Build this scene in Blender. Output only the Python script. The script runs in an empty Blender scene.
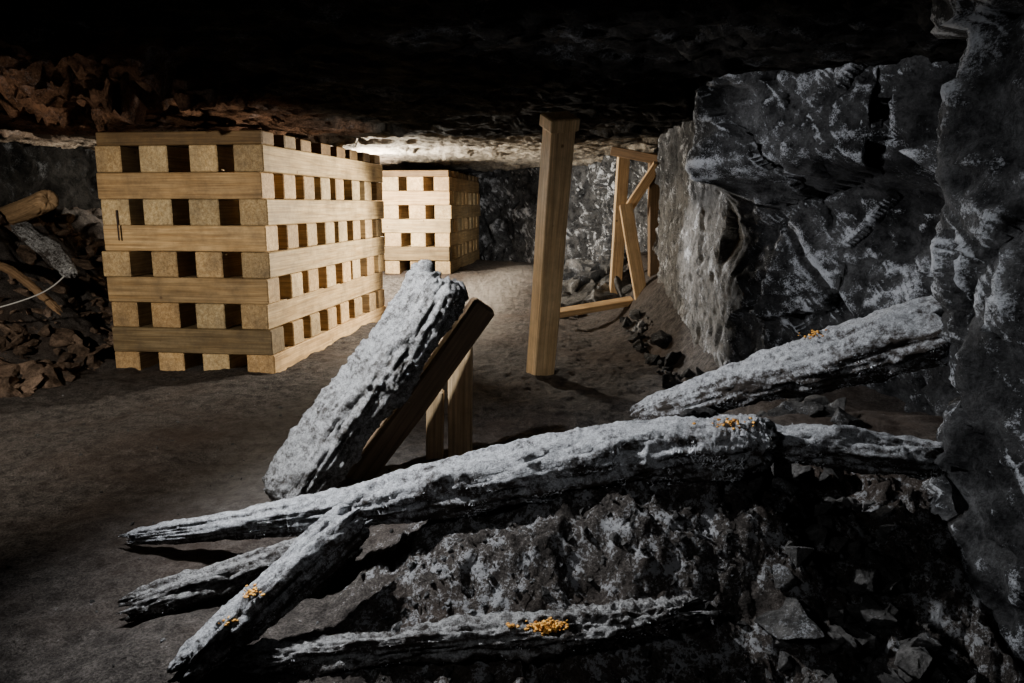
import bpy, bmesh, math, random
from mathutils import Vector, noise, Matrix
S = bpy.context.scene
def sm(t):
    t = max(0.0, min(1.0, t)); return t*t*(3-2*t)
def fbm(p, o=4):
    return noise.fractal(p, 0.9, 2.1, o)
def facet(p, sc, seed=0.0):
    """planar-facet displacement (fractured rock)"""
    q = p*sc + Vector((seed, seed*1.7, -seed))
    d, pts = noise.voronoi(q)
    c = pts[0]
    r = noise.cell_vector(c*7.31 + Vector((seed, 3.1, 1.7)))
    g = Vector((r.x-.5, r.y-.5, r.z-.5))
    return (g.dot(q-c)*1.6 + (r.y-.5)*.8, d[1]-d[0])

# ---------------------------------------------------------------- materials
def mat_new(name, rough=.9, spec=.2):
    m = bpy.data.materials.new(name); m.use_nodes = True
    nt = m.node_tree; b = nt.nodes['Principled BSDF']
    b.inputs['Roughness'].default_value = rough
    b.inputs['Specular IOR Level'].default_value = spec
    return m, nt, b
def N(nt, t, **kw):
    n = nt.nodes.new(t)
    for k, v in kw.items(): setattr(n, k, v)
    return n
def noise_n(nt, vec, scale, detail=8, rough=.6):
    n = N(nt, 'ShaderNodeTexNoise'); n.inputs['Scale'].default_value = scale
    n.inputs['Detail'].default_value = detail; n.inputs['Roughness'].default_value = rough
    nt.links.new(vec, n.inputs['Vector']); return n.outputs['Fac']
def ramp(nt, fac, stops):
    r = N(nt, 'ShaderNodeValToRGB'); e = r.color_ramp.elements
    while len(e) < len(stops): e.new(.5)
    for i, (p, c) in enumerate(stops):
        e[i].position = p
        e[i].color = (c, c, c, 1) if isinstance(c, (int, float)) else (*c, 1)
    nt.links.new(fac, r.inputs['Fac']); return r.outputs['Color']
def mix(nt, fac, a, b, mode='MIX'):
    m = N(nt, 'ShaderNodeMix', data_type='RGBA', blend_type=mode)
    for s, i in ((fac, 0), (a, 6), (b, 7)):
        if hasattr(s, 'links'): nt.links.new(s, m.inputs[i])
        elif isinstance(s, (int, float)): m.inputs[i].default_value = s
        else: m.inputs[i].default_value = (*s, 1)
    return m.outputs[2]
def math_n(nt, op, a, b=0.0, clamp=False):
    m = N(nt, 'ShaderNodeMath', operation=op, use_clamp=clamp)
    for s, i in ((a, 0), (b, 1)):
        if hasattr(s, 'links'): nt.links.new(s, m.inputs[i])
        else: m.inputs[i].default_value = s
    return m.outputs[0]
def bump(nt, b, h, strength, dist):
    n = N(nt, 'ShaderNodeBump'); n.inputs['Strength'].default_value = strength
    n.inputs['Distance'].default_value = dist
    nt.links.new(h, n.inputs['Height']); nt.links.new(n.outputs['Normal'], b.inputs['Normal'])

def rock_mat(name, dark, light, frost=.0, attrs=(), salt=0.0, spec=.1):
    m, nt, b = mat_new(name, .95, spec)
    geo = N(nt, 'ShaderNodeNewGeometry'); P = geo.outputs['Position']
    big = noise_n(nt, P, 1.3, 6, .6); med = noise_n(nt, P, 9, 10, .7); fine = noise_n(nt, P, 70, 6, .8)
    c = mix(nt, ramp(nt, med, [(.38, 0.0), (.62, 1.0)]), dark, light)
    c = mix(nt, .7, c, ramp(nt, fine, [(.35, .35), (.65, 1.6)]), 'MULTIPLY')
    c = mix(nt, .85, c, ramp(nt, big, [(.36, .2), (.62, 1.4)]), 'MULTIPLY')
    for an, col in attrs:   # brown rock tone and pale areas, by attribute
        at = N(nt, 'ShaderNodeAttribute', attribute_name=an)
        f = math_n(nt, 'MULTIPLY', at.outputs['Fac'], ramp(nt, math_n(nt, 'ADD', math_n(nt, 'MULTIPLY', med, .5), math_n(nt, 'MULTIPLY', fine, .5)), [(.40, .1), (.6, 1.0)]))
        c = mix(nt, f, c, col)
    if frost > 0:
        a = noise_n(nt, P, 3.2, 10, .75)
        s = noise_n(nt, P, 130, 3, .8)
        v = math_n(nt, 'ADD', a, math_n(nt, 'MULTIPLY', s, .45))
        if salt:   # crystals grow on the broken edges
            v = math_n(nt, 'ADD', v, math_n(nt, 'MULTIPLY', math_n(nt, 'SUBTRACT', geo.outputs['Pointiness'], .5), salt))
        f = ramp(nt, v, [(.79, 0.0), (.91, 1.0)])
        c = mix(nt, math_n(nt, 'MULTIPLY', f, frost), c, (.60, .62, .66))
    nt.links.new(c, b.inputs['Base Color'])
    h = math_n(nt, 'ADD', math_n(nt, 'MULTIPLY', med, .7), math_n(nt, 'MULTIPLY', fine, .35))
    bump(nt, b, h, 1, .07)
    return m

def dirt_mat():
    m, nt, b = mat_new('mine_dirt', .95, .1)
    geo = N(nt, 'ShaderNodeNewGeometry'); P = geo.outputs['Position']
    big = noise_n(nt, P, .9, 5, .6); med = noise_n(nt, P, 14, 10, .75); fine = noise_n(nt, P, 110, 5, .8)
    c = mix(nt, ramp(nt, med, [(.38, 0.0), (.62, 1.0)]), (.036, .031, .028), (.122, .107, .096))
    c = mix(nt, .9, c, ramp(nt, fine, [(.38, .3), (.62, 1.7)]), 'MULTIPLY')
    c = mix(nt, ramp(nt, big, [(.46, 0.0), (.68, .7)]), c, (.072, .049, .036))
    pa = N(nt, 'ShaderNodeAttribute', attribute_name='path')   # dust ground fine by feet
    c = mix(nt, math_n(nt, 'MULTIPLY', pa.outputs['Fac'], ramp(nt, med, [(.3, .35), (.6, .85)])), c, (.235, .21, .185))
    at = N(nt, 'ShaderNodeAttribute', attribute_name='frost')
    fa = math_n(nt, 'ADD', math_n(nt, 'MULTIPLY', at.outputs['Fac'], .18), math_n(nt, 'ADD', med, math_n(nt, 'MULTIPLY', fine, .5)))
    fr = ramp(nt, fa, [(.95, 0.0), (1.09, 1.0)])
    c = mix(nt, math_n(nt, 'MULTIPLY', fr, .75), c, (.42, .43, .45))
    nt.links.new(c, b.inputs['Base Color'])
    bump(nt, b, math_n(nt, 'ADD', med, math_n(nt, 'MULTIPLY', fine, .6)), 1, .035)
    return m

def frost_mat(name, amount=.0, dark=(.036, .030, .026), white=(.84, .86, .90), low=.22, upw=.30):
    """old dark pit timber with white mould / salt crust, thickest on the upper faces"""
    m, nt, b = mat_new(name, .95, .1)
    geo = N(nt, 'ShaderNodeNewGeometry'); P = geo.outputs['Position']
    at = N(nt, 'ShaderNodeAttribute', attribute_name='gc')
    mp = N(nt, 'ShaderNodeMapping'); mp.inputs['Scale'].default_value = (3, 16, 16); nt.links.new(at.outputs['Vector'], mp.inputs['Vector'])
    grain = noise_n(nt, mp.outputs[0], 3, 8, .7)
    a = noise_n(nt, P, 6, 9, .8); mid = noise_n(nt, P, 45, 5, .8); fine = noise_n(nt, P, 230, 3, .85)
    sep = N(nt, 'ShaderNodeSeparateXYZ'); nt.links.new(geo.outputs['Normal'], sep.inputs[0])
    up = math_n(nt, 'MULTIPLY', math_n(nt, 'SUBTRACT', sep.outputs['Z'], .25), upw)
    v = math_n(nt, 'ADD', math_n(nt, 'ADD', math_n(nt, 'MULTIPLY', a, 1.4), up), math_n(nt, 'ADD', math_n(nt, 'MULTIPLY', mid, 1.1), math_n(nt, 'MULTIPLY', grain, .8)))
    f = ramp(nt, math_n(nt, 'ADD', v, amount-.88), [(.66, 0.0), (.98, 1.0)])
    base = mix(nt, ramp(nt, grain, [(.35, 0.0), (.7, 1.0)]), dark, tuple(min(1, x*3) for x in dark))
    w = mix(nt, ramp(nt, math_n(nt, 'ADD', math_n(nt, 'MULTIPLY', fine, .5), math_n(nt, 'MULTIPLY', mid, .5)), [(.40, 0.0), (.62, 1.0)]), tuple(x*low for x in white), white)
    c = mix(nt, f, base, w)
    nt.links.new(c, b.inputs['Base Color'])
    bump(nt, b, math_n(nt, 'ADD', math_n(nt, 'MULTIPLY', grain, .5), math_n(nt, 'ADD', math_n(nt, 'MULTIPLY', mid, .6), math_n(nt, 'MULTIPLY', fine, .5))), 1, .03)
    return m

def wood_mat(name, c1, c2, dirt=.5):
    m, nt, b = mat_new(name, .65)
    at = N(nt, 'ShaderNodeAttribute', attribute_name='gc')
    tn = N(nt, 'ShaderNodeAttribute', attribute_name='tint')
    mp = N(nt, 'ShaderNodeMapping'); mp.inputs['Scale'].default_value = (1.0, 16, 16); nt.links.new(at.outputs['Vector'], mp.inputs['Vector'])
    g = noise_n(nt, mp.outputs[0], 2.2, 7, .65)
    mp2 = N(nt, 'ShaderNodeMapping'); mp2.inputs['Scale'].default_value = (1.0, 60, 60); nt.links.new(at.outputs['Vector'], mp2.inputs['Vector'])
    g2 = noise_n(nt, mp2.outputs[0], 1.5, 3, .6)
    c = mix(nt, ramp(nt, g, [(.32, 0.0), (.68, 1.0)]), c1, c2)
    c = mix(nt, .55, c, ramp(nt, g2, [(.35, .45), (.65, 1.25)]), 'MULTIPLY')
    k = N(nt, 'ShaderNodeTexVoronoi'); k.inputs['Scale'].default_value = 4.5; nt.links.new(at.outputs['Vector'], k.inputs['Vector'])
    c = mix(nt, ramp(nt, k.outputs['Distance'], [(.035, .75), (.075, 0.0)]), c, (.10, .05, .02))
    s = noise_n(nt, at.outputs['Vector'], 5, 8, .7)
    c = mix(nt, math_n(nt, 'MULTIPLY', ramp(nt, s, [(.42, 0.0), (.68, 1.0)]), dirt), c, (.13, .10, .065))
    c = mix(nt, 1.0, c, tn.outputs['Color'], 'MULTIPLY')
    nt.links.new(c, b.inputs['Base Color'])
    bump(nt, b, g2, .4, .006)
    return m

M_dirt = dirt_mat()
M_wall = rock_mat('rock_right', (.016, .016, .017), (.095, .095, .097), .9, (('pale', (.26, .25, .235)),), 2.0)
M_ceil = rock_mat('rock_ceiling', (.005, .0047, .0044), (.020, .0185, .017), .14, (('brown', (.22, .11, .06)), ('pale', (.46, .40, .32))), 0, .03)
M_rub = rock_mat('rubble_rock', (.03, .029, .028), (.13, .125, .12), .6)
M_rubL = rock_mat('rubble_brown', (.065, .044, .031), (.27, .185, .13), .1)
M_frost = frost_mat('frosted_log', .12)
M_frost2 = frost_mat('frosted_log_dim', .05)
M_rot = frost_mat('rotten_wood', -.06, (.03, .025, .022), (.6, .6, .6), .2)
M_slab = frost_mat('frosted_slab', .13, (.055, .049, .043), (.68, .68, .68), .2, .14)
M_crib = wood_mat('crib_pine', (.36, .235, .10), (.66, .49, .26), .6)
M_post = wood_mat('post_pine', (.44, .31, .17), (.70, .54, .33), .4)
M_old = wood_mat('old_timber', (.12, .085, .055), (.28, .20, .13), .6)
M_fuz, nt, b = mat_new('mould_needles', .9, .1); b.inputs['Base Color'].default_value = (.90, .92, .96, 1)
M_org, nt, b = mat_new('orange_fungus', .6)
geo = N(nt, 'ShaderNodeNewGeometry')
nt.links.new(mix(nt, ramp(nt, noise_n(nt, geo.outputs['Position'], 60, 4), [(.35, 0.0), (.65, 1.0)]), (.30, .11, .015), (.75, .40, .08)), b.inputs['Base Color'])
M_cable, nt, b = mat_new('cable', .5); b.inputs['Base Color'].default_value = (.35, .34, .32, 1)
M_iron, nt, b = mat_new('iron_dark', .6); b.inputs['Base Color'].default_value = (.05, .035, .03, 1)

# ---------------------------------------------------------------- mesh helpers
def make(name, verts, faces, mats, smooth=True, fm=None, attrs=None):
    lo = Vector((1e9,)*3); hi = -lo
    for v in verts:
        for i in range(3):
            lo[i] = min(lo[i], v[i]); hi[i] = max(hi[i], v[i])
    c = (lo+hi)/2
    me = bpy.data.meshes.new(name)
    me.from_pydata([Vector(v)-c for v in verts], [], faces)
    for m in (mats if isinstance(mats, list) else [mats]): me.materials.append(m)
    if smooth: me.polygons.foreach_set('use_smooth', [True]*len(faces))
    if fm: me.polygons.foreach_set('material_index', fm)
    if attrs:
        for k, (ty, data) in attrs.items():
            a = me.attributes.new(k, ty, 'POINT')
            flat = [x for d in data for x in d] if ty != 'FLOAT' else data
            a.data.foreach_set('vector' if ty == 'FLOAT_VECTOR' else ('color' if ty == 'FLOAT_COLOR' else 'value'), flat)
    me.update()
    o = bpy.data.objects.new(name, me); S.collection.objects.link(o); o.location = c
    return o

class Boxes:
    """collects sawn timbers (bevelled, slightly warped) into one mesh"""
    def __init__(s): s.v = []; s.f = []; s.gc = []; s.t = []
    def add(s, c, ax, ay, az, L, W, H, tint=(1, 1, 1), bev=.007, warp=.006, seg=6):
        rnd = Vector((random.random()*50, random.random()*50, random.random()*50))
        prof = []
        b = bev
        for (sy, sz, oy, oz) in ((1, 1, 0, -b), (1, 1, -b, 0), (-1, 1, b, 0), (-1, 1, 0, -b), (-1, -1, 0, b), (-1, -1, b, 0), (1, -1, -b, 0), (1, -1, 0, b)):
            prof.append((sy*W/2+oy, sz*H/2+oz))
        xs = [-L/2, -L/2+b] + [-L/2+b+(L-2*b)*i/seg for i in range(1, seg)] + [L/2-b, L/2]
        rings = []
        for i, x in enumerate(xs):
            k = 1-2*b/min(W, H) if i in (0, len(xs)-1) else 1
            oy = warp*noise.noise(Vector((x*1.3, rnd.x, 0))); oz = warp*.5*noise.noise(Vector((x*1.3, 7, rnd.y)))
            ring = []
            for (y, z) in prof:
                y2 = y*k+oy; z2 = z*k+oz
                s.v.append(c+ax*x+ay*y2+az*z2); s.gc.append(Vector((x, y2, z2))+rnd); s.t.append((*tint, 1))
                ring.append(len(s.v)-1)
            rings.append(ring)
        for a, r in zip(rings, rings[1:]):
            for j in range(8): s.f.append((a[j], a[(j+1) % 8], r[(j+1) % 8], r[j]))
        s.f.append(tuple(reversed(rings[0]))); s.f.append(tuple(rings[-1]))
    def between(s, p0, p1, W, H, ref, **kw):
        p0 = Vector(p0); p1 = Vector(p1); ax = (p1-p0).normalized(); ref = Vector(ref)
        az = (ref-ax*ref.dot(ax)).normalized(); ay = az.cross(ax)
        s.add((p0+p1)/2, ax, ay, az, (p1-p0).length, W, H, **kw)
    def done(s, name, mat):
        return make(name, s.v, s.f, mat, False, None, {'gc': ('FLOAT_VECTOR', s.gc), 'tint': ('FLOAT_COLOR', s.t)})

def cat(pts, t):
    n = len(pts)-1; i = min(int(t*n), n-1); u = t*n-i
    g = lambda k: Vector(pts[max(0, min(n, k))])
    a, b, c, d = g(i-1), g(i), g(i+1), g(i+2)
    return .5*((2*b)+(c-a)*u+(2*a-5*b+4*c-d)*u*u+(3*b-a-3*c+d)*u**3)

def log(name, pts, rad, mat, seed=0, w=1.0, t=1.0, ref=(0, 0, 1), power=2.0, segs=64, step=.009, rough=.16, chunk=.3, rag=.06, fuzz=0, fuzlen=.02, fside=(0, 0, 1), crust=.006, dens=None):
    random.seed(seed)
    L = sum((Vector(pts[i+1])-Vector(pts[i])).length for i in range(len(pts)-1))
    n = max(8, int(L/step)); ref = Vector(ref)
    V = []; F = []; GC = []
    so = Vector((seed*3.7, seed*1.3, seed*.7))
    for i in range(n+1):
        u = i/n; p = cat(pts, u); T = (cat(pts, min(1, u+.01))-cat(pts, max(0, u-.01))).normalized()
        Nn = (ref-T*ref.dot(T)).normalized(); B = T.cross(Nn)
        k = u*(len(rad)-1); j = min(int(k), len(rad)-2); r = rad[j]+(rad[j+1]-rad[j])*(k-j)
        e = min(u*L, (1-u)*L); endk = 1-.35*math.exp(-e/.02)
        for q in range(segs):
            th = 2*math.pi*q/segs; cx, sx = math.cos(th), math.sin(th)
            d = (abs(cx)**power+abs(sx)**power)**(-1/power)
            g = noise.noise(Vector((u*L*2.0, cx*3.5, sx*3.5))+so)*.55 + noise.noise(Vector((u*L*5, cx*9, sx*9))+so)*.35
            ch = fbm(Vector((u*L*6, cx*1.6, sx*1.6))+so, 5)
            fc, _ = facet(Vector((u*L*.6, cx*r, sx*r)), 9, seed)
            # long drying cracks along the grain
            cr = abs(noise.noise(Vector((u*L*1.1, cx*2.6, sx*2.6))+so*2)); cr = math.exp(-(cr/.05)**2)
            fi = fbm(Vector((u*L*30, cx*r*60, sx*r*60))+so, 5)
            f2 = noise.noise(Vector((u*L*110, cx*r*110, sx*r*110))+so)
            rr = r*d*endk*(1+rough*g+chunk*.35*ch-chunk*.35*max(0, fc)-.18*cr) + crust*fi + crust*.7*f2
            off = rag*(noise.noise(Vector((cx*2.2, sx*2.2, seed+u*3)))*1.2+noise.noise(Vector((cx*7, sx*7, seed+9)))*.5)*math.exp(-e/.10)*(1 if u > .5 else -1)
            V.append(p+B*cx*rr*w+Nn*sx*rr*t+T*off); GC.append(Vector((u*L, cx*r, sx*r))+so)
    for i in range(n):
        for q in range(segs):
            a = i*segs+q; b_ = i*segs+(q+1) % segs
            F.append((a, b_, b_+segs, a+segs))
    for base, sgn in ((0, 1), (n*segs, -1)):
        c = sum((V[base+q] for q in range(segs)), Vector())/segs
        T = (cat(pts, .02)-cat(pts, 0)).normalized() if sgn == 1 else (cat(pts, .98)-cat(pts, 1)).normalized()
        prev = list(range(base, base+segs))
        for kk in (.7, .35):
            cur = []
            for q in range(segs):
                pp = c+(V[base+q]-c)*kk+T*(.012+.02*noise.noise(V[base+q]*40*kk))
                V.append(pp); GC.append(pp*1.0); cur.append(len(V)-1)
            for q in range(segs):
                f = (prev[q], prev[(q+1) % segs], cur[(q+1) % segs], cur[q])
                F.append(f if sgn == -1 else tuple(reversed(f)))
            prev = cur
        V.append(c+T*.02); GC.append(c*1.0); ci = len(V)-1
        for q in range(segs):
            f = (prev[q], prev[(q+1) % segs], ci); F.append(f if sgn == -1 else tuple(reversed(f)))
    fm = [0]*len(F); fs = Vector(fside).normalized()
    if fuzz:
        body = n*segs
        cnt = 0; tries = 0
        while cnt < fuzz and tries < fuzz*8:
            tries += 1
            fi_ = random.randrange(body); f = F[fi_]
            if dens and random.random() > dens(fi_/body): continue
            a, b_, c, d = (V[k] for k in f)
            nn = (b_-a).cross(d-a)
            if nn.length < 1e-12: continue
            nn.normalize()
            ctr = (a+b_+c+d)/4
            axis_side = nn.dot(fs)
            if axis_side < -.05 or random.random() > axis_side+.2: continue
            if noise.noise(ctr*9+so)*2.2+.05 < random.random()*.6: continue
            p = a+(b_-a)*random.random()+(d-a)*random.random()
            dr = (nn+Vector((random.gauss(0, .45), random.gauss(0, .45), random.gauss(0, .45)))).normalized()
            l = fuzlen*random.uniform(.3, 1.0)*(0.5+max(0, noise.noise(ctr*5+so))*1.8)
            sd = dr.cross(Vector((random.random()-.5, random.random()-.5, random.random()-.5))).normalized()*.0010
            k0 = len(V); V += [p-sd, p+sd, p+dr*l]; GC += [p]*3; F.append((k0, k0+1, k0+2)); fm.append(1); cnt += 1
    return make(name, V, F, [mat, M_fuz], True, fm, {'gc': ('FLOAT_VECTOR', GC)})

def rock_into(V, F, c, s, rng, flat=1.0):
    bm = bmesh.new(); sc = Vector((rng.uniform(.7, 1.4), rng.uniform(.6, 1.2), rng.uniform(.45, .95)*flat))
    R = Matrix.Rotation(rng.gauss(0, .5), 3, 'X') @ Matrix.Rotation(rng.gauss(0, .5), 3, 'Y') @ Matrix.Rotation(rng.uniform(0, 6.3), 3, 'Z')
    for _ in range(11):
        d = Vector((rng.gauss(0, 1), rng.gauss(0, 1), rng.gauss(0, 1))).normalized()
        bm.verts.new(R @ Vector((d.x*sc.x, d.y*sc.y, d.z*sc.z))*s*.5*rng.uniform(.8, 1.1))
    r = bmesh.ops.convex_hull(bm, input=bm.verts)
    bmesh.ops.delete(bm, geom=[g for g in r['geom_interior'] if isinstance(g, bmesh.types.BMVert)], context='VERTS')
    bmesh.ops.bevel(bm, geom=list(bm.edges), offset=s*.018, segments=1, affect='EDGES')
    if s > .12:
        bmesh.ops.triangulate(bm, faces=bm.faces)
        bmesh.ops.subdivide_edges(bm, edges=bm.edges, cuts=2, use_grid_fill=True)
        for v in bm.verts:
            v.co += v.co.normalized()*s*.07*fbm(v.co*(6/s*.6)+c*3, 4)
    bm.verts.index_update(); n0 = len(V)
    for v in bm.verts: V.append(v.co+c)
    for f in bm.faces: F.append(tuple(v.index+n0 for v in f.verts))
    bm.free()
def rubble(name, n, posf, smin, smax, mat, seed, flat=1.0, pw=2.5):
    rng = random.Random(seed); V = []; F = []
    for _ in range(n):
        s = smin+(smax-smin)*rng.random()**pw
        x, y = posf(rng); c = Vector((x, y, ground(x, y)+s*.12*flat))
        rock_into(V, F, c, s, rng, flat)
    return make(name, V, F, mat, False)

# ---------------------------------------------------------------- ground
def ground_base(x, y):
    z = 0.0
    z += 1.15*sm((-3.25-x)/1.3)*sm((y-4.9)/1.7)
    z += .30*sm((y-8.7)/1.9)
    z += .25*sm((x-.75)/.8)*sm((y-5.6)/2.0)*(1-sm((y-9)/2))
    z += .35*sm((x-1.15)/.5)*sm((y-3.4)/.8)
    side = sm((x+.62)/.5)
    top = .24+.20*sm((x+.3)/.9)-.12*sm((x-.75)/.3)
    yf = 1.74+.08*noise.noise(Vector((x*3, 0, 5)))
    z += side*top*sm((y-yf)/.50)*(1-.85*sm((y-2.55)/.5)*(1-sm((x-.45)/.3)))*(1-sm((y-3.3)/.7))
    return z
def ground(x, y):
    p = Vector((x, y, 0)); z = ground_base(x, y)
    near = sm((3.0-y)/.6)*sm((x+.75)/.4)
    far = sm((y-5)/2)*sm((-3.0-x)/.5)
    z += .04*fbm(p*1.6, 3)+.014*fbm(p*9, 4)+.006*noise.noise(p*35)
    if near > 0:
        q = Vector((x, y, z)); f, _ = facet(q, 6, 2); f2, _ = facet(q, 19, 3)
        rr = sm((x-.5)/.3)   # rockier toward the wall
        z += near*(.045*fbm(p*5+Vector((3, 1, 0)), 4)+(.018+.05*rr)*f+.018*f2+.016*fbm(p*26, 4)+.012*fbm(p*70, 3))
    if far > 0: z += far*(.14*fbm(p*3, 5)+.07*facet(p, 4, 5)[0])
    return z
xs = []; x = -6.5
while x < 2.9:
    xs.append(x); x += .011 if -1.0 < x < 1.4 else .03
ys = []; y = -1.5
while y < 15.5:
    ys.append(y); y += .09 if y < 1.3 else (.009 if y < 2.5 else (.028 if y < 7 else .07))
V = []; fr = []; pth = []
for y in ys:
    for x in xs:
        V.append(Vector((x, y, ground(x, y))))
        fr.append(.1+.9*sm((x+.8)/.5)*sm((3.0-y)/.6) if y < 3.6 else 0.0)
        cxx = -1.25+.15*(y-3.5)+.25*noise.noise(Vector((0, y*.5, 0)))
        pth.append(sm(1-abs(x-cxx)/(.75+.25*noise.noise(Vector((x, y, 2)))))*sm((y-2.6)/1.0))
nx = len(xs)
F = [(j*nx+i, j*nx+i+1, (j+1)*nx+i+1, (j+1)*nx+i) for j in range(len(ys)-1) for i in range(nx-1)]
make('floor', V, F, M_dirt, True, None, {'frost': ('FLOAT', fr), 'path': ('FLOAT', pth)})

# ---------------------------------------------------------------- ceiling
def ceil(x, y):
    p = Vector((x, y, 0))
    z = 1.99-.04*sm((y-6)/5)-.10*sm((x-.6)/1.0)*sm((4.5-y)/2)
    f1, _ = facet(p, 1.1, 11); f2, _ = facet(p, 3.0, 4); f3, _ = facet(p, 8, 4)
    z += .06*f1+.030*f2+.020*f3+.02*fbm(p*2, 4)+.014*fbm(p*16, 5)
    # broken slabs hanging in front of the crib on the left
    L = sm((-1.3-x)/.5)*sm((y-2.8)/.6)*(1-sm((y-5.0)/.2))
    if L > 0:
        f4, e4 = facet(p, 2.6, 21); f5, _ = facet(p, 8, 22)
        z += L*(.15*f4+.09*f5+.06*fbm(p*7, 5)-.04)
    if y > 4.9 and -3.6 < x < -1.0 and y < 9.2: z = max(z, 1.85)
    if y > 10.2 and -2.8 < x < -.2 and y < 14.6: z = max(z, 1.83)
    return z
xs = [-6.5+.03*i for i in range(312)]; ys = [-1.5+.03*i for i in range(568)]
V = [Vector((x, y, ceil(x, y))) for y in ys for x in xs]; nx = len(xs)
br = [sm((-1.3-v.x+.5*noise.noise(v*1.5))/1.0)*sm((v.y-2.8)/1.2) for v in V]
pa = [sm((v.y-7.2+.8*noise.noise(v*1.3))/1.6)*.95 for v in V]  # far rock paled so the rear lamp's glow sits in its colour
F = [(j*nx+i, (j+1)*nx+i, (j+1)*nx+i+1, j*nx+i+1) for j in range(len(ys)-1) for i in range(nx-1)]
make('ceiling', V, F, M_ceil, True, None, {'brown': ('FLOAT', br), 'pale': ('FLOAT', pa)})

# ---------------------------------------------------------------- rock walls
def rockwall(name, path, mat, step=.03, amp=None, seed=0, zlo=-.25, zhi=2.35, prof=None, pale=None):
    P = [Vector((a, b, 0)) for a, b in path]; cum = [0]
    for a, b in zip(P, P[1:]): cum.append(cum[-1]+(b-a).length)
    n = int(cum[-1]/step); nz = int((zhi-zlo)/step); V = []; pl = []
    k = 0
    pos = []
    for i in range(n+1):
        s = cum[-1]*i/n
        while k < len(P)-2 and s > cum[k+1]: k += 1
        pos.append(P[k].lerp(P[k+1], (s-cum[k])/(cum[k+1]-cum[k])))
    for i, p in enumerate(pos):
        a = pos[max(0, i-4)]; b_ = pos[min(n, i+4)]; T = (b_-a).normalized()
        nm = Vector((-T.y, T.x, 0))   # left of travel = into the tunnel
        A = amp(p) if amp else 1.0
        for j in range(nz+1):
            z = zlo+(zhi-zlo)*j/nz; q = Vector((p.x, p.y, z))
            f1, e1 = facet(q, 1.0, seed); f2, e2 = facet(q+Vector((0, 0, .1*fbm(q*2, 3))), 2.8, seed+3); f3, _ = facet(q, 9, seed+6)
            d = (.24*f1+.12*f2)*A+(.03*f3+.05*fbm(q*1.7, 4))*(.3+.7*A)+.014*fbm(q*7, 5)+.012*fbm(q*16, 5)
            if e1 < .05: d -= .04*(1-e1/.05)*A
            if prof: d += prof(p, z)
            V.append(q+nm*d); pl.append(pale(p, z) if pale else 0.0)
    F = []
    m = nz+1
    for i in range(n):
        for j in range(nz):
            F.append((i*m+j, i*m+j+1, (i+1)*m+j+1, (i+1)*m+j))
    return make(name, V, F, mat, True, None, {'pale': ('FLOAT', pl)})
def profR(p, z):
    d = 0
    if 3.2 < p.y < 5.0:   # boulder bulging out below the roof, undercut beneath
        e = noise.noise(Vector((p.x*2, p.y*2, 3)))*.12
        d += .36*sm((z-1.32-e)/.22)*sm((p.y-3.2)/.6)*sm((5.0-p.y)/.4)
        d -= .10*math.exp(-((z-1.12-e)/.16)**2)
    if 1.6 < p.y < 2.5:   # leaning edge of the near rock
        d += .05*noise.noise(Vector((p.x, p.y, z*2.2)))+.03*fbm(Vector((p.x*6, p.y*6, z*6)), 4)
    return d
def ampR(p):
    a = 1-.85*sm((p.y-4.5)/.3)*(1-sm((p.y-7.6)/.6))
    return a*(1-.45*(1-sm((p.y-2.4)/.4)))
def paleR(p, z): return .8*sm((p.y-4.7)/.2)*(1-sm((p.y-7.6)/.5))*(1-sm((z-1.3-.3*noise.noise(Vector((p.x, p.y*2, z*2))))/.25))  # paler on the smooth facet, fading out higher up
rockwall('wall_right', [(2.3, -1.4), (2.05, .6), (1.70, 1.5), (1.36, 1.85), (1.24, 2.15), (1.45, 2.45), (1.95, 2.75), (2.25, 3.3), (2.05, 3.9), (1.52, 4.45), (1.40, 4.75), (1.46, 6.0), (1.52, 7.7), (1.80, 8.6), (1.75, 9.6), (1.35, 10.6), (1.3, 13.2)], M_wall, .018, ampR, 2.0, prof=profR, pale=paleR)
rockwall('wall_back', [(1.6, 12.2), (.6, 12.6), (-.6, 13.9), (-2.6, 15.0), (-4.6, 14.6), (-6.6, 14.0)], M_wall, .045, None, 5.0)
rockwall('wall_left', [(-5.2, 15.2), (-4.9, 11), (-5.3, 8.0), (-6.1, 5), (-5.7, 2), (-5.9, -1.6)], M_ceil, .05, None, 9.0)
rockwall('wall_front', [(-6.2, -1.2), (-2, -1.35), (2.6, -1.2)], M_ceil, .06, None, 3.0)

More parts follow.
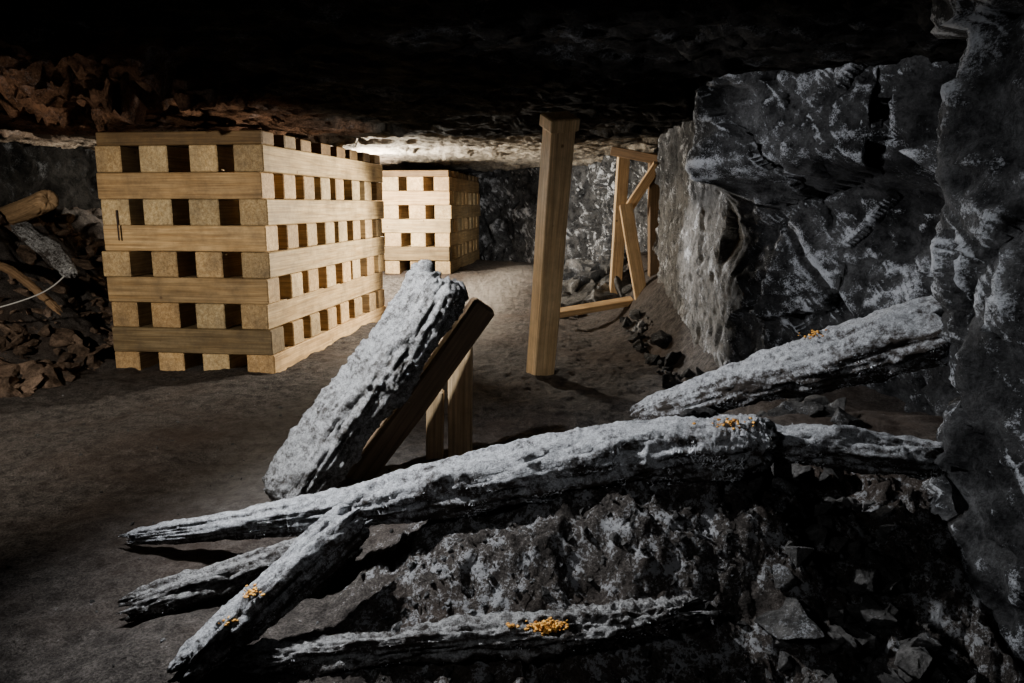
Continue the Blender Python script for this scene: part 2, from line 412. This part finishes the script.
# ---------------------------------------------------------------- cribs
def crib(name, corner, ang, W, L, nl, h, z0, seed, toph=.10, nshort=4, nlong=8, k=1.0):
    random.seed(seed); B = Boxes()
    c0 = Vector((corner[0], corner[1], z0))
    ax = Vector((math.cos(ang), -math.sin(ang), 0)); ay = Vector((math.sin(ang), math.cos(ang), 0)); az = Vector((0, 0, 1))
    tw = .215
    for l in range(nl+1):
        top = l == nl
        zc = h*(l+.5) if not top else h*nl+toph/2
        hh = toph if top else h
        if l % 2 == 0:
            for i in range(nshort):
                xx = -W+tw/2+(W-tw)*i/(nshort-1)
                t = random.uniform(.7, 1.15)*k; b = random.uniform(.88, 1.03)
                B.add(c0+ax*(xx+random.uniform(-.018, .018))+ay*(L/2+random.uniform(-.015, .015))+az*zc, ay, -ax, az, L, tw*random.uniform(.98, 1.15), hh*.985, (t, t*b, t*b*b))
        else:
            for i in range(nlong):
                yy = tw/2+(L-tw)*i/(nlong-1)
                t = random.uniform(.65, 1.12)*k; b = random.uniform(.88, 1.03)
                if l == 1 and i == 0: t, b = .36, .97
                if top: t *= .35; b *= .93
                if l == 3 and i == 0: t = .7
                B.add(c0+ax*(-W/2+random.uniform(-.015, .015))+ay*(yy+random.uniform(-.015, .015))+az*zc, ax, ay, az, W+.01, tw*random.uniform(.95, 1.07), hh*.985, (t, t*b, t*b*b))
    return B.done(name, M_crib)
crib('timber_crib', (-1.87, 5.66), math.radians(7.5), 1.33, 2.95, 9, .2, -.06, 4)
crib('timber_crib', (-.90, 10.8), math.radians(6), 1.34, 2.87, 7, .2, .29, 8, .09, k=.85)

# ---------------------------------------------------------------- posts
random.seed(3)
B = Boxes()
B.between((.22, 5.68, -.03), (.32, 5.14, 1.86), .18, .15, (.42, -.9, 0), tint=(1.15, 1.1, 1.05), seg=14, bev=.010)
B.between((.316, 5.155, 1.80), (.322, 5.12, 1.88), .215, .18, (.42, -.9, 0), tint=(1.25, 1.2, 1.1), seg=4, bev=.008)
B.done('timber_post', M_post)
B = Boxes()
B.between((1.20, 8.6, .15), (1.26, 8.6, 1.86), .13, .13, (0, -1, 0), tint=(.85, .8, .75))
B.between((1.58, 8.1, .12), (1.56, 8.25, 1.84), .15, .13, (0, -1, 0), tint=(.3, .25, .22))
B.between((1.12, 8.45, 1.88), (1.70, 8.1, 1.74), .14, .10, (0, 0, 1), tint=(.3, .24, .2))
B.between((1.54, 8.02, 1.72), (1.26, 8.3, 1.22), .10, .08, (0, -1, 0), tint=(.8, .7, .6))
B.between((1.23, 8.15, 1.30), (1.42, 7.9, .14), .14, .07, (0, -1, 0), tint=(.95, .85, .75))
B.done('timber_support_frame', M_post)
B = Boxes()
B.between((.45, 7.9, .14), (1.32, 8.05, .26), .12, .07, (0, -.3, 1), tint=(.8, .7, .6))
B.done('timber_plank', M_post)
B = Boxes()
B.between((-.275, 3.72, -.03), (-.26, 3.70, .60), .12, .12, (0, -1, 0), tint=(1.1, 1.05, 1))
B.between((-.405, 3.66, -.03), (-.39, 3.66, .37), .085, .07, (0, -1, 0), tint=(.9, .85, .8))
B.done('timber_stub', M_post)
B = Boxes()
B.between((-.75, 3.42, -.03), (-.14, 3.50, .84), .12, .14, (.4, -1, .3), tint=(.9, .85, .8), bev=.015, warp=.03, seg=14)
B.done('leaning_timber', M_old)

# ---------------------------------------------------------------- fallen logs
log('frosted_log', [(-1.45, 2.64, .05), (-.76, 2.50, .20), (-.21, 2.38, .355), (.29, 2.30, .49), (.66, 2.24, .55), (.80, 2.22, .555)], [.028, .065, .095, .108, .10, .075], M_frost, 1, fuzz=70000, fuzlen=.028, fside=(0, -.3, 1), chunk=.45, rag=.08, crust=.005, dens=lambda u: .12+.88*sm((u-.2)/.3))
log('frosted_log', [(.70, 2.30, .545), (1.0, 2.24, .545), (1.33, 2.20, .515)], [.05, .065, .06], M_frost2, 2, fuzz=8000, fuzlen=.014, chunk=.8)
log('frosted_log', [(.57, 3.22, .36), (.92, 2.92, .58), (1.19, 2.66, .75), (1.48, 2.45, .90)], [.06, .088, .11, .12], M_frost, 3, fuzz=22000, fuzlen=.014, chunk=.45, crust=.005)
log('leaning_slab', [(-1.0, 3.10, .0), (-.75, 3.17, .36), (-.50, 3.24, .68), (-.31, 3.31, .98)], [.15, .145, .15, .145], M_slab, 4, w=1.0, t=.7, ref=(-.45, -1, .45), power=2.5, segs=90, fuzz=14000, fuzlen=.012, fside=(-.5, -1, .4), rough=.25, chunk=.5, rag=.04, crust=.012)
log('broken_log', [(-.90, 1.84, .03), (-.72, 2.0, .16), (-.49, 2.18, .33)], [.06, .068, .075], M_frost2, 5, fuzz=7000, fuzlen=.012, chunk=.5)
log('broken_log', [(-1.22, 2.18, .03), (-.9, 2.30, .08), (-.58, 2.44, .12)], [.05, .06, .07], M_rot, 6, fuzz=3000, fuzlen=.010, chunk=.6)
log('rotten_log', [(-.84, 1.91, .01), (-.31, 1.90, .065), (.22, 1.89, .135), (.50, 1.91, .175)], [.04, .048, .052, .040], M_rot, 7, fuzz=4000, fuzlen=.008, chunk=1.1, rough=.4, crust=.012, rag=.12)

# left heap
def tinted(o, c):
    a = o.data.attributes.new('tint', 'FLOAT_COLOR', 'POINT'); a.data.foreach_set('color', [*c, 1]*len(o.data.vertices))
tinted(log('old_log', [(-3.78, 6.15, 1.34), (-4.24, 6.5, 1.24), (-5.0, 7.0, 1.10)], [.085, .09, .09], M_old, 9, chunk=.05, rough=.05, rag=.01, crust=.003), (1.8, 1.6, 1.3))
tinted(log('old_branch', [(-4.4, 6.0, .86), (-3.9, 5.75, .80), (-3.40, 5.5, .52)], [.03, .035, .025], M_old, 14, chunk=.1), (.9, .75, .6))
log('broken_slab', [(-3.92, 5.95, 1.13), (-3.55, 5.70, .96), (-3.27, 5.5, .78)], [.07, .08, .05], M_rot, 12, t=.5, ref=(.3, -.6, .8), power=2.5, chunk=.5)
rubble('rubble_heap', 1100, lambda r: (r.uniform(-5.2, -3.33), r.uniform(4.9, 7.5)), .015, .32, M_rubL, 1, .6, 3.2)
rubble('rubble_heap', 150, lambda r: (r.uniform(.5, 1.4), r.uniform(8.4, 11.5)), .08, .60, M_rub, 2, 1, 2)
def pr(r):
    y = r.uniform(3.2, 7.5); return (1.12+.2*r.random()+(.25 if y < 4.3 else 0), y)
rubble('rubble_heap', 170, pr, .03, .22, M_rub, 3)
rubble('rubble_heap', 300, lambda r: (r.uniform(.7, 1.2), r.uniform(1.6, 2.9)), .015, .16, M_rub, 4)
rubble('loose_stones', 520, lambda r: (r.uniform(-3.2, 1.1), r.uniform(1.4, 5.5)), .008, .03, M_rub, 5)
rubble('bank_stones', 1100, lambda r: (r.uniform(-.4, 1.2), r.uniform(1.65, 2.25)), .006, .036, M_rub, 6)

# cable
cu = bpy.data.curves.new('cable', 'CURVE'); cu.dimensions = '3D'; cu.bevel_depth = .005; cu.bevel_resolution = 3
sp = cu.splines.new('NURBS')
pts = [(-3.28, 5.52, .84), (-3.36, 5.45, .70), (-3.5, 5.3, .62), (-3.75, 5.2, .55), (-4.1, 5.15, .48), (-4.5, 5.2, .50)]
sp.points.add(len(pts)-1)
for q, p in zip(sp.points, pts): q.co = (*p, 1)
sp.use_endpoint_u = True; cu.materials.append(M_cable)
S.collection.objects.link(bpy.data.objects.new('cable', cu))
B = Boxes(); B.between((-3.05, 5.79, 1.02), (-3.05, 5.79, 1.26), .014, .014, (0, -1, 0)); B.done('iron_spike', M_iron)

# orange fungus
def fungus(centers, seed):
    rng = random.Random(seed); V = []; F = []
    for (c, R, n) in centers:
        for _ in range(n):
            p = Vector(c)+Vector((rng.gauss(0, R), rng.gauss(0, R*.5), rng.gauss(0, R*.22)))
            s = rng.uniform(.002, .006); bm = bmesh.new(); bmesh.ops.create_icosphere(bm, subdivisions=2, radius=s)
            for v in bm.verts: v.co *= 1+.9*noise.noise(v.co*300+p*50); v.co.z *= .6
            n0 = len(V); bm.verts.index_update()
            for v in bm.verts: V.append(v.co+p)
            for f in bm.faces: F.append(tuple(v.index+n0 for v in f.verts))
            bm.free()
    make('orange_fungus', V, F, M_org, True)
fungus([((.085, 1.83, .175), .024, 150), ((0.0, 1.87, .155), .009, 14), ((.13, 1.84, .175), .016, 30)], 1)
fungus([((.66, 2.16, .650), .03, 40)], 2)
fungus([((1.12, 2.66, .835), .03, 34)], 3)
fungus([((-.74, 1.93, .220), .02, 30), ((-.80, 1.90, .15), .02, 14)], 4)

# ---------------------------------------------------------------- lights
def spot(name, loc, tgt, power, col, size=65, blend=.7, rad=.06):
    l = bpy.data.lights.new(name, 'SPOT'); l.energy = power; l.color = col; l.spot_size = math.radians(size); l.spot_blend = blend; l.shadow_soft_size = rad
    o = bpy.data.objects.new(name, l); S.collection.objects.link(o); o.location = loc
    o.rotation_euler = (Vector(tgt)-Vector(loc)).to_track_quat('-Z', 'Y').to_euler()
spot('lamp_crib_side', (.36, 7.5, 1.25), (-1.75, 6.9, .7), 950, (1, .92, .78), 90, .6, .04)
spot('lamp_rock_edge', (.36, 7.5, 1.20), (1.5, 5.2, .8), 400, (1, .98, .96), 50, .7, .04)
spot('fill_far_wall', (.36, 7.6, 1.20), (.7, 13, .8), 400, (1, .97, .92), 46, .5, .04)  # added spot behind the post to brighten the back wall
spot('lamp_crib_front', (-3.4, 1.3, 1.5), (-2.5, 5.2, .2), 620, (1, .92, .80), 82, 1, .03)
spot('lamp_rock_side', (-2.7, 2.9, 1.30), (1.8, 3.6, 1.45), 700, (.96, .97, 1), 33, .8)
spot('lamp_logs', (-1.3, 2.65, 1.84), (-.1, 2.4, .3), 470, (.95, .97, 1), 112, .9, .05)
spot('fill_bank', (-1.1, .5, 1.5), (.4, 2.0, .25), 30, (.95, .97, 1), 62, .9, .10)  # added dim front fill for the bank face
l = bpy.data.lights.new('lamp_rear', 'POINT'); l.energy = 900; l.color = (1, .93, .80); l.shadow_soft_size = .06
o = bpy.data.objects.new('lamp_rear', l); S.collection.objects.link(o); o.location = (-1.83, 9.4, 1.45)

w = bpy.data.worlds.new('World'); S.world = w; w.use_nodes = True
w.node_tree.nodes['Background'].inputs[0].default_value = (.3, .35, .4, 1)
w.node_tree.nodes['Background'].inputs[1].default_value = .002

# ---------------------------------------------------------------- camera
cam = bpy.data.cameras.new('camera'); co = bpy.data.objects.new('camera', cam); S.collection.objects.link(co)
co.location = (0, 0, 1.3); co.rotation_euler = (math.radians(90-10.5), 0, 0)
cam.sensor_width = 36; cam.lens = 36*740/1024; cam.clip_start = .05
S.camera = co
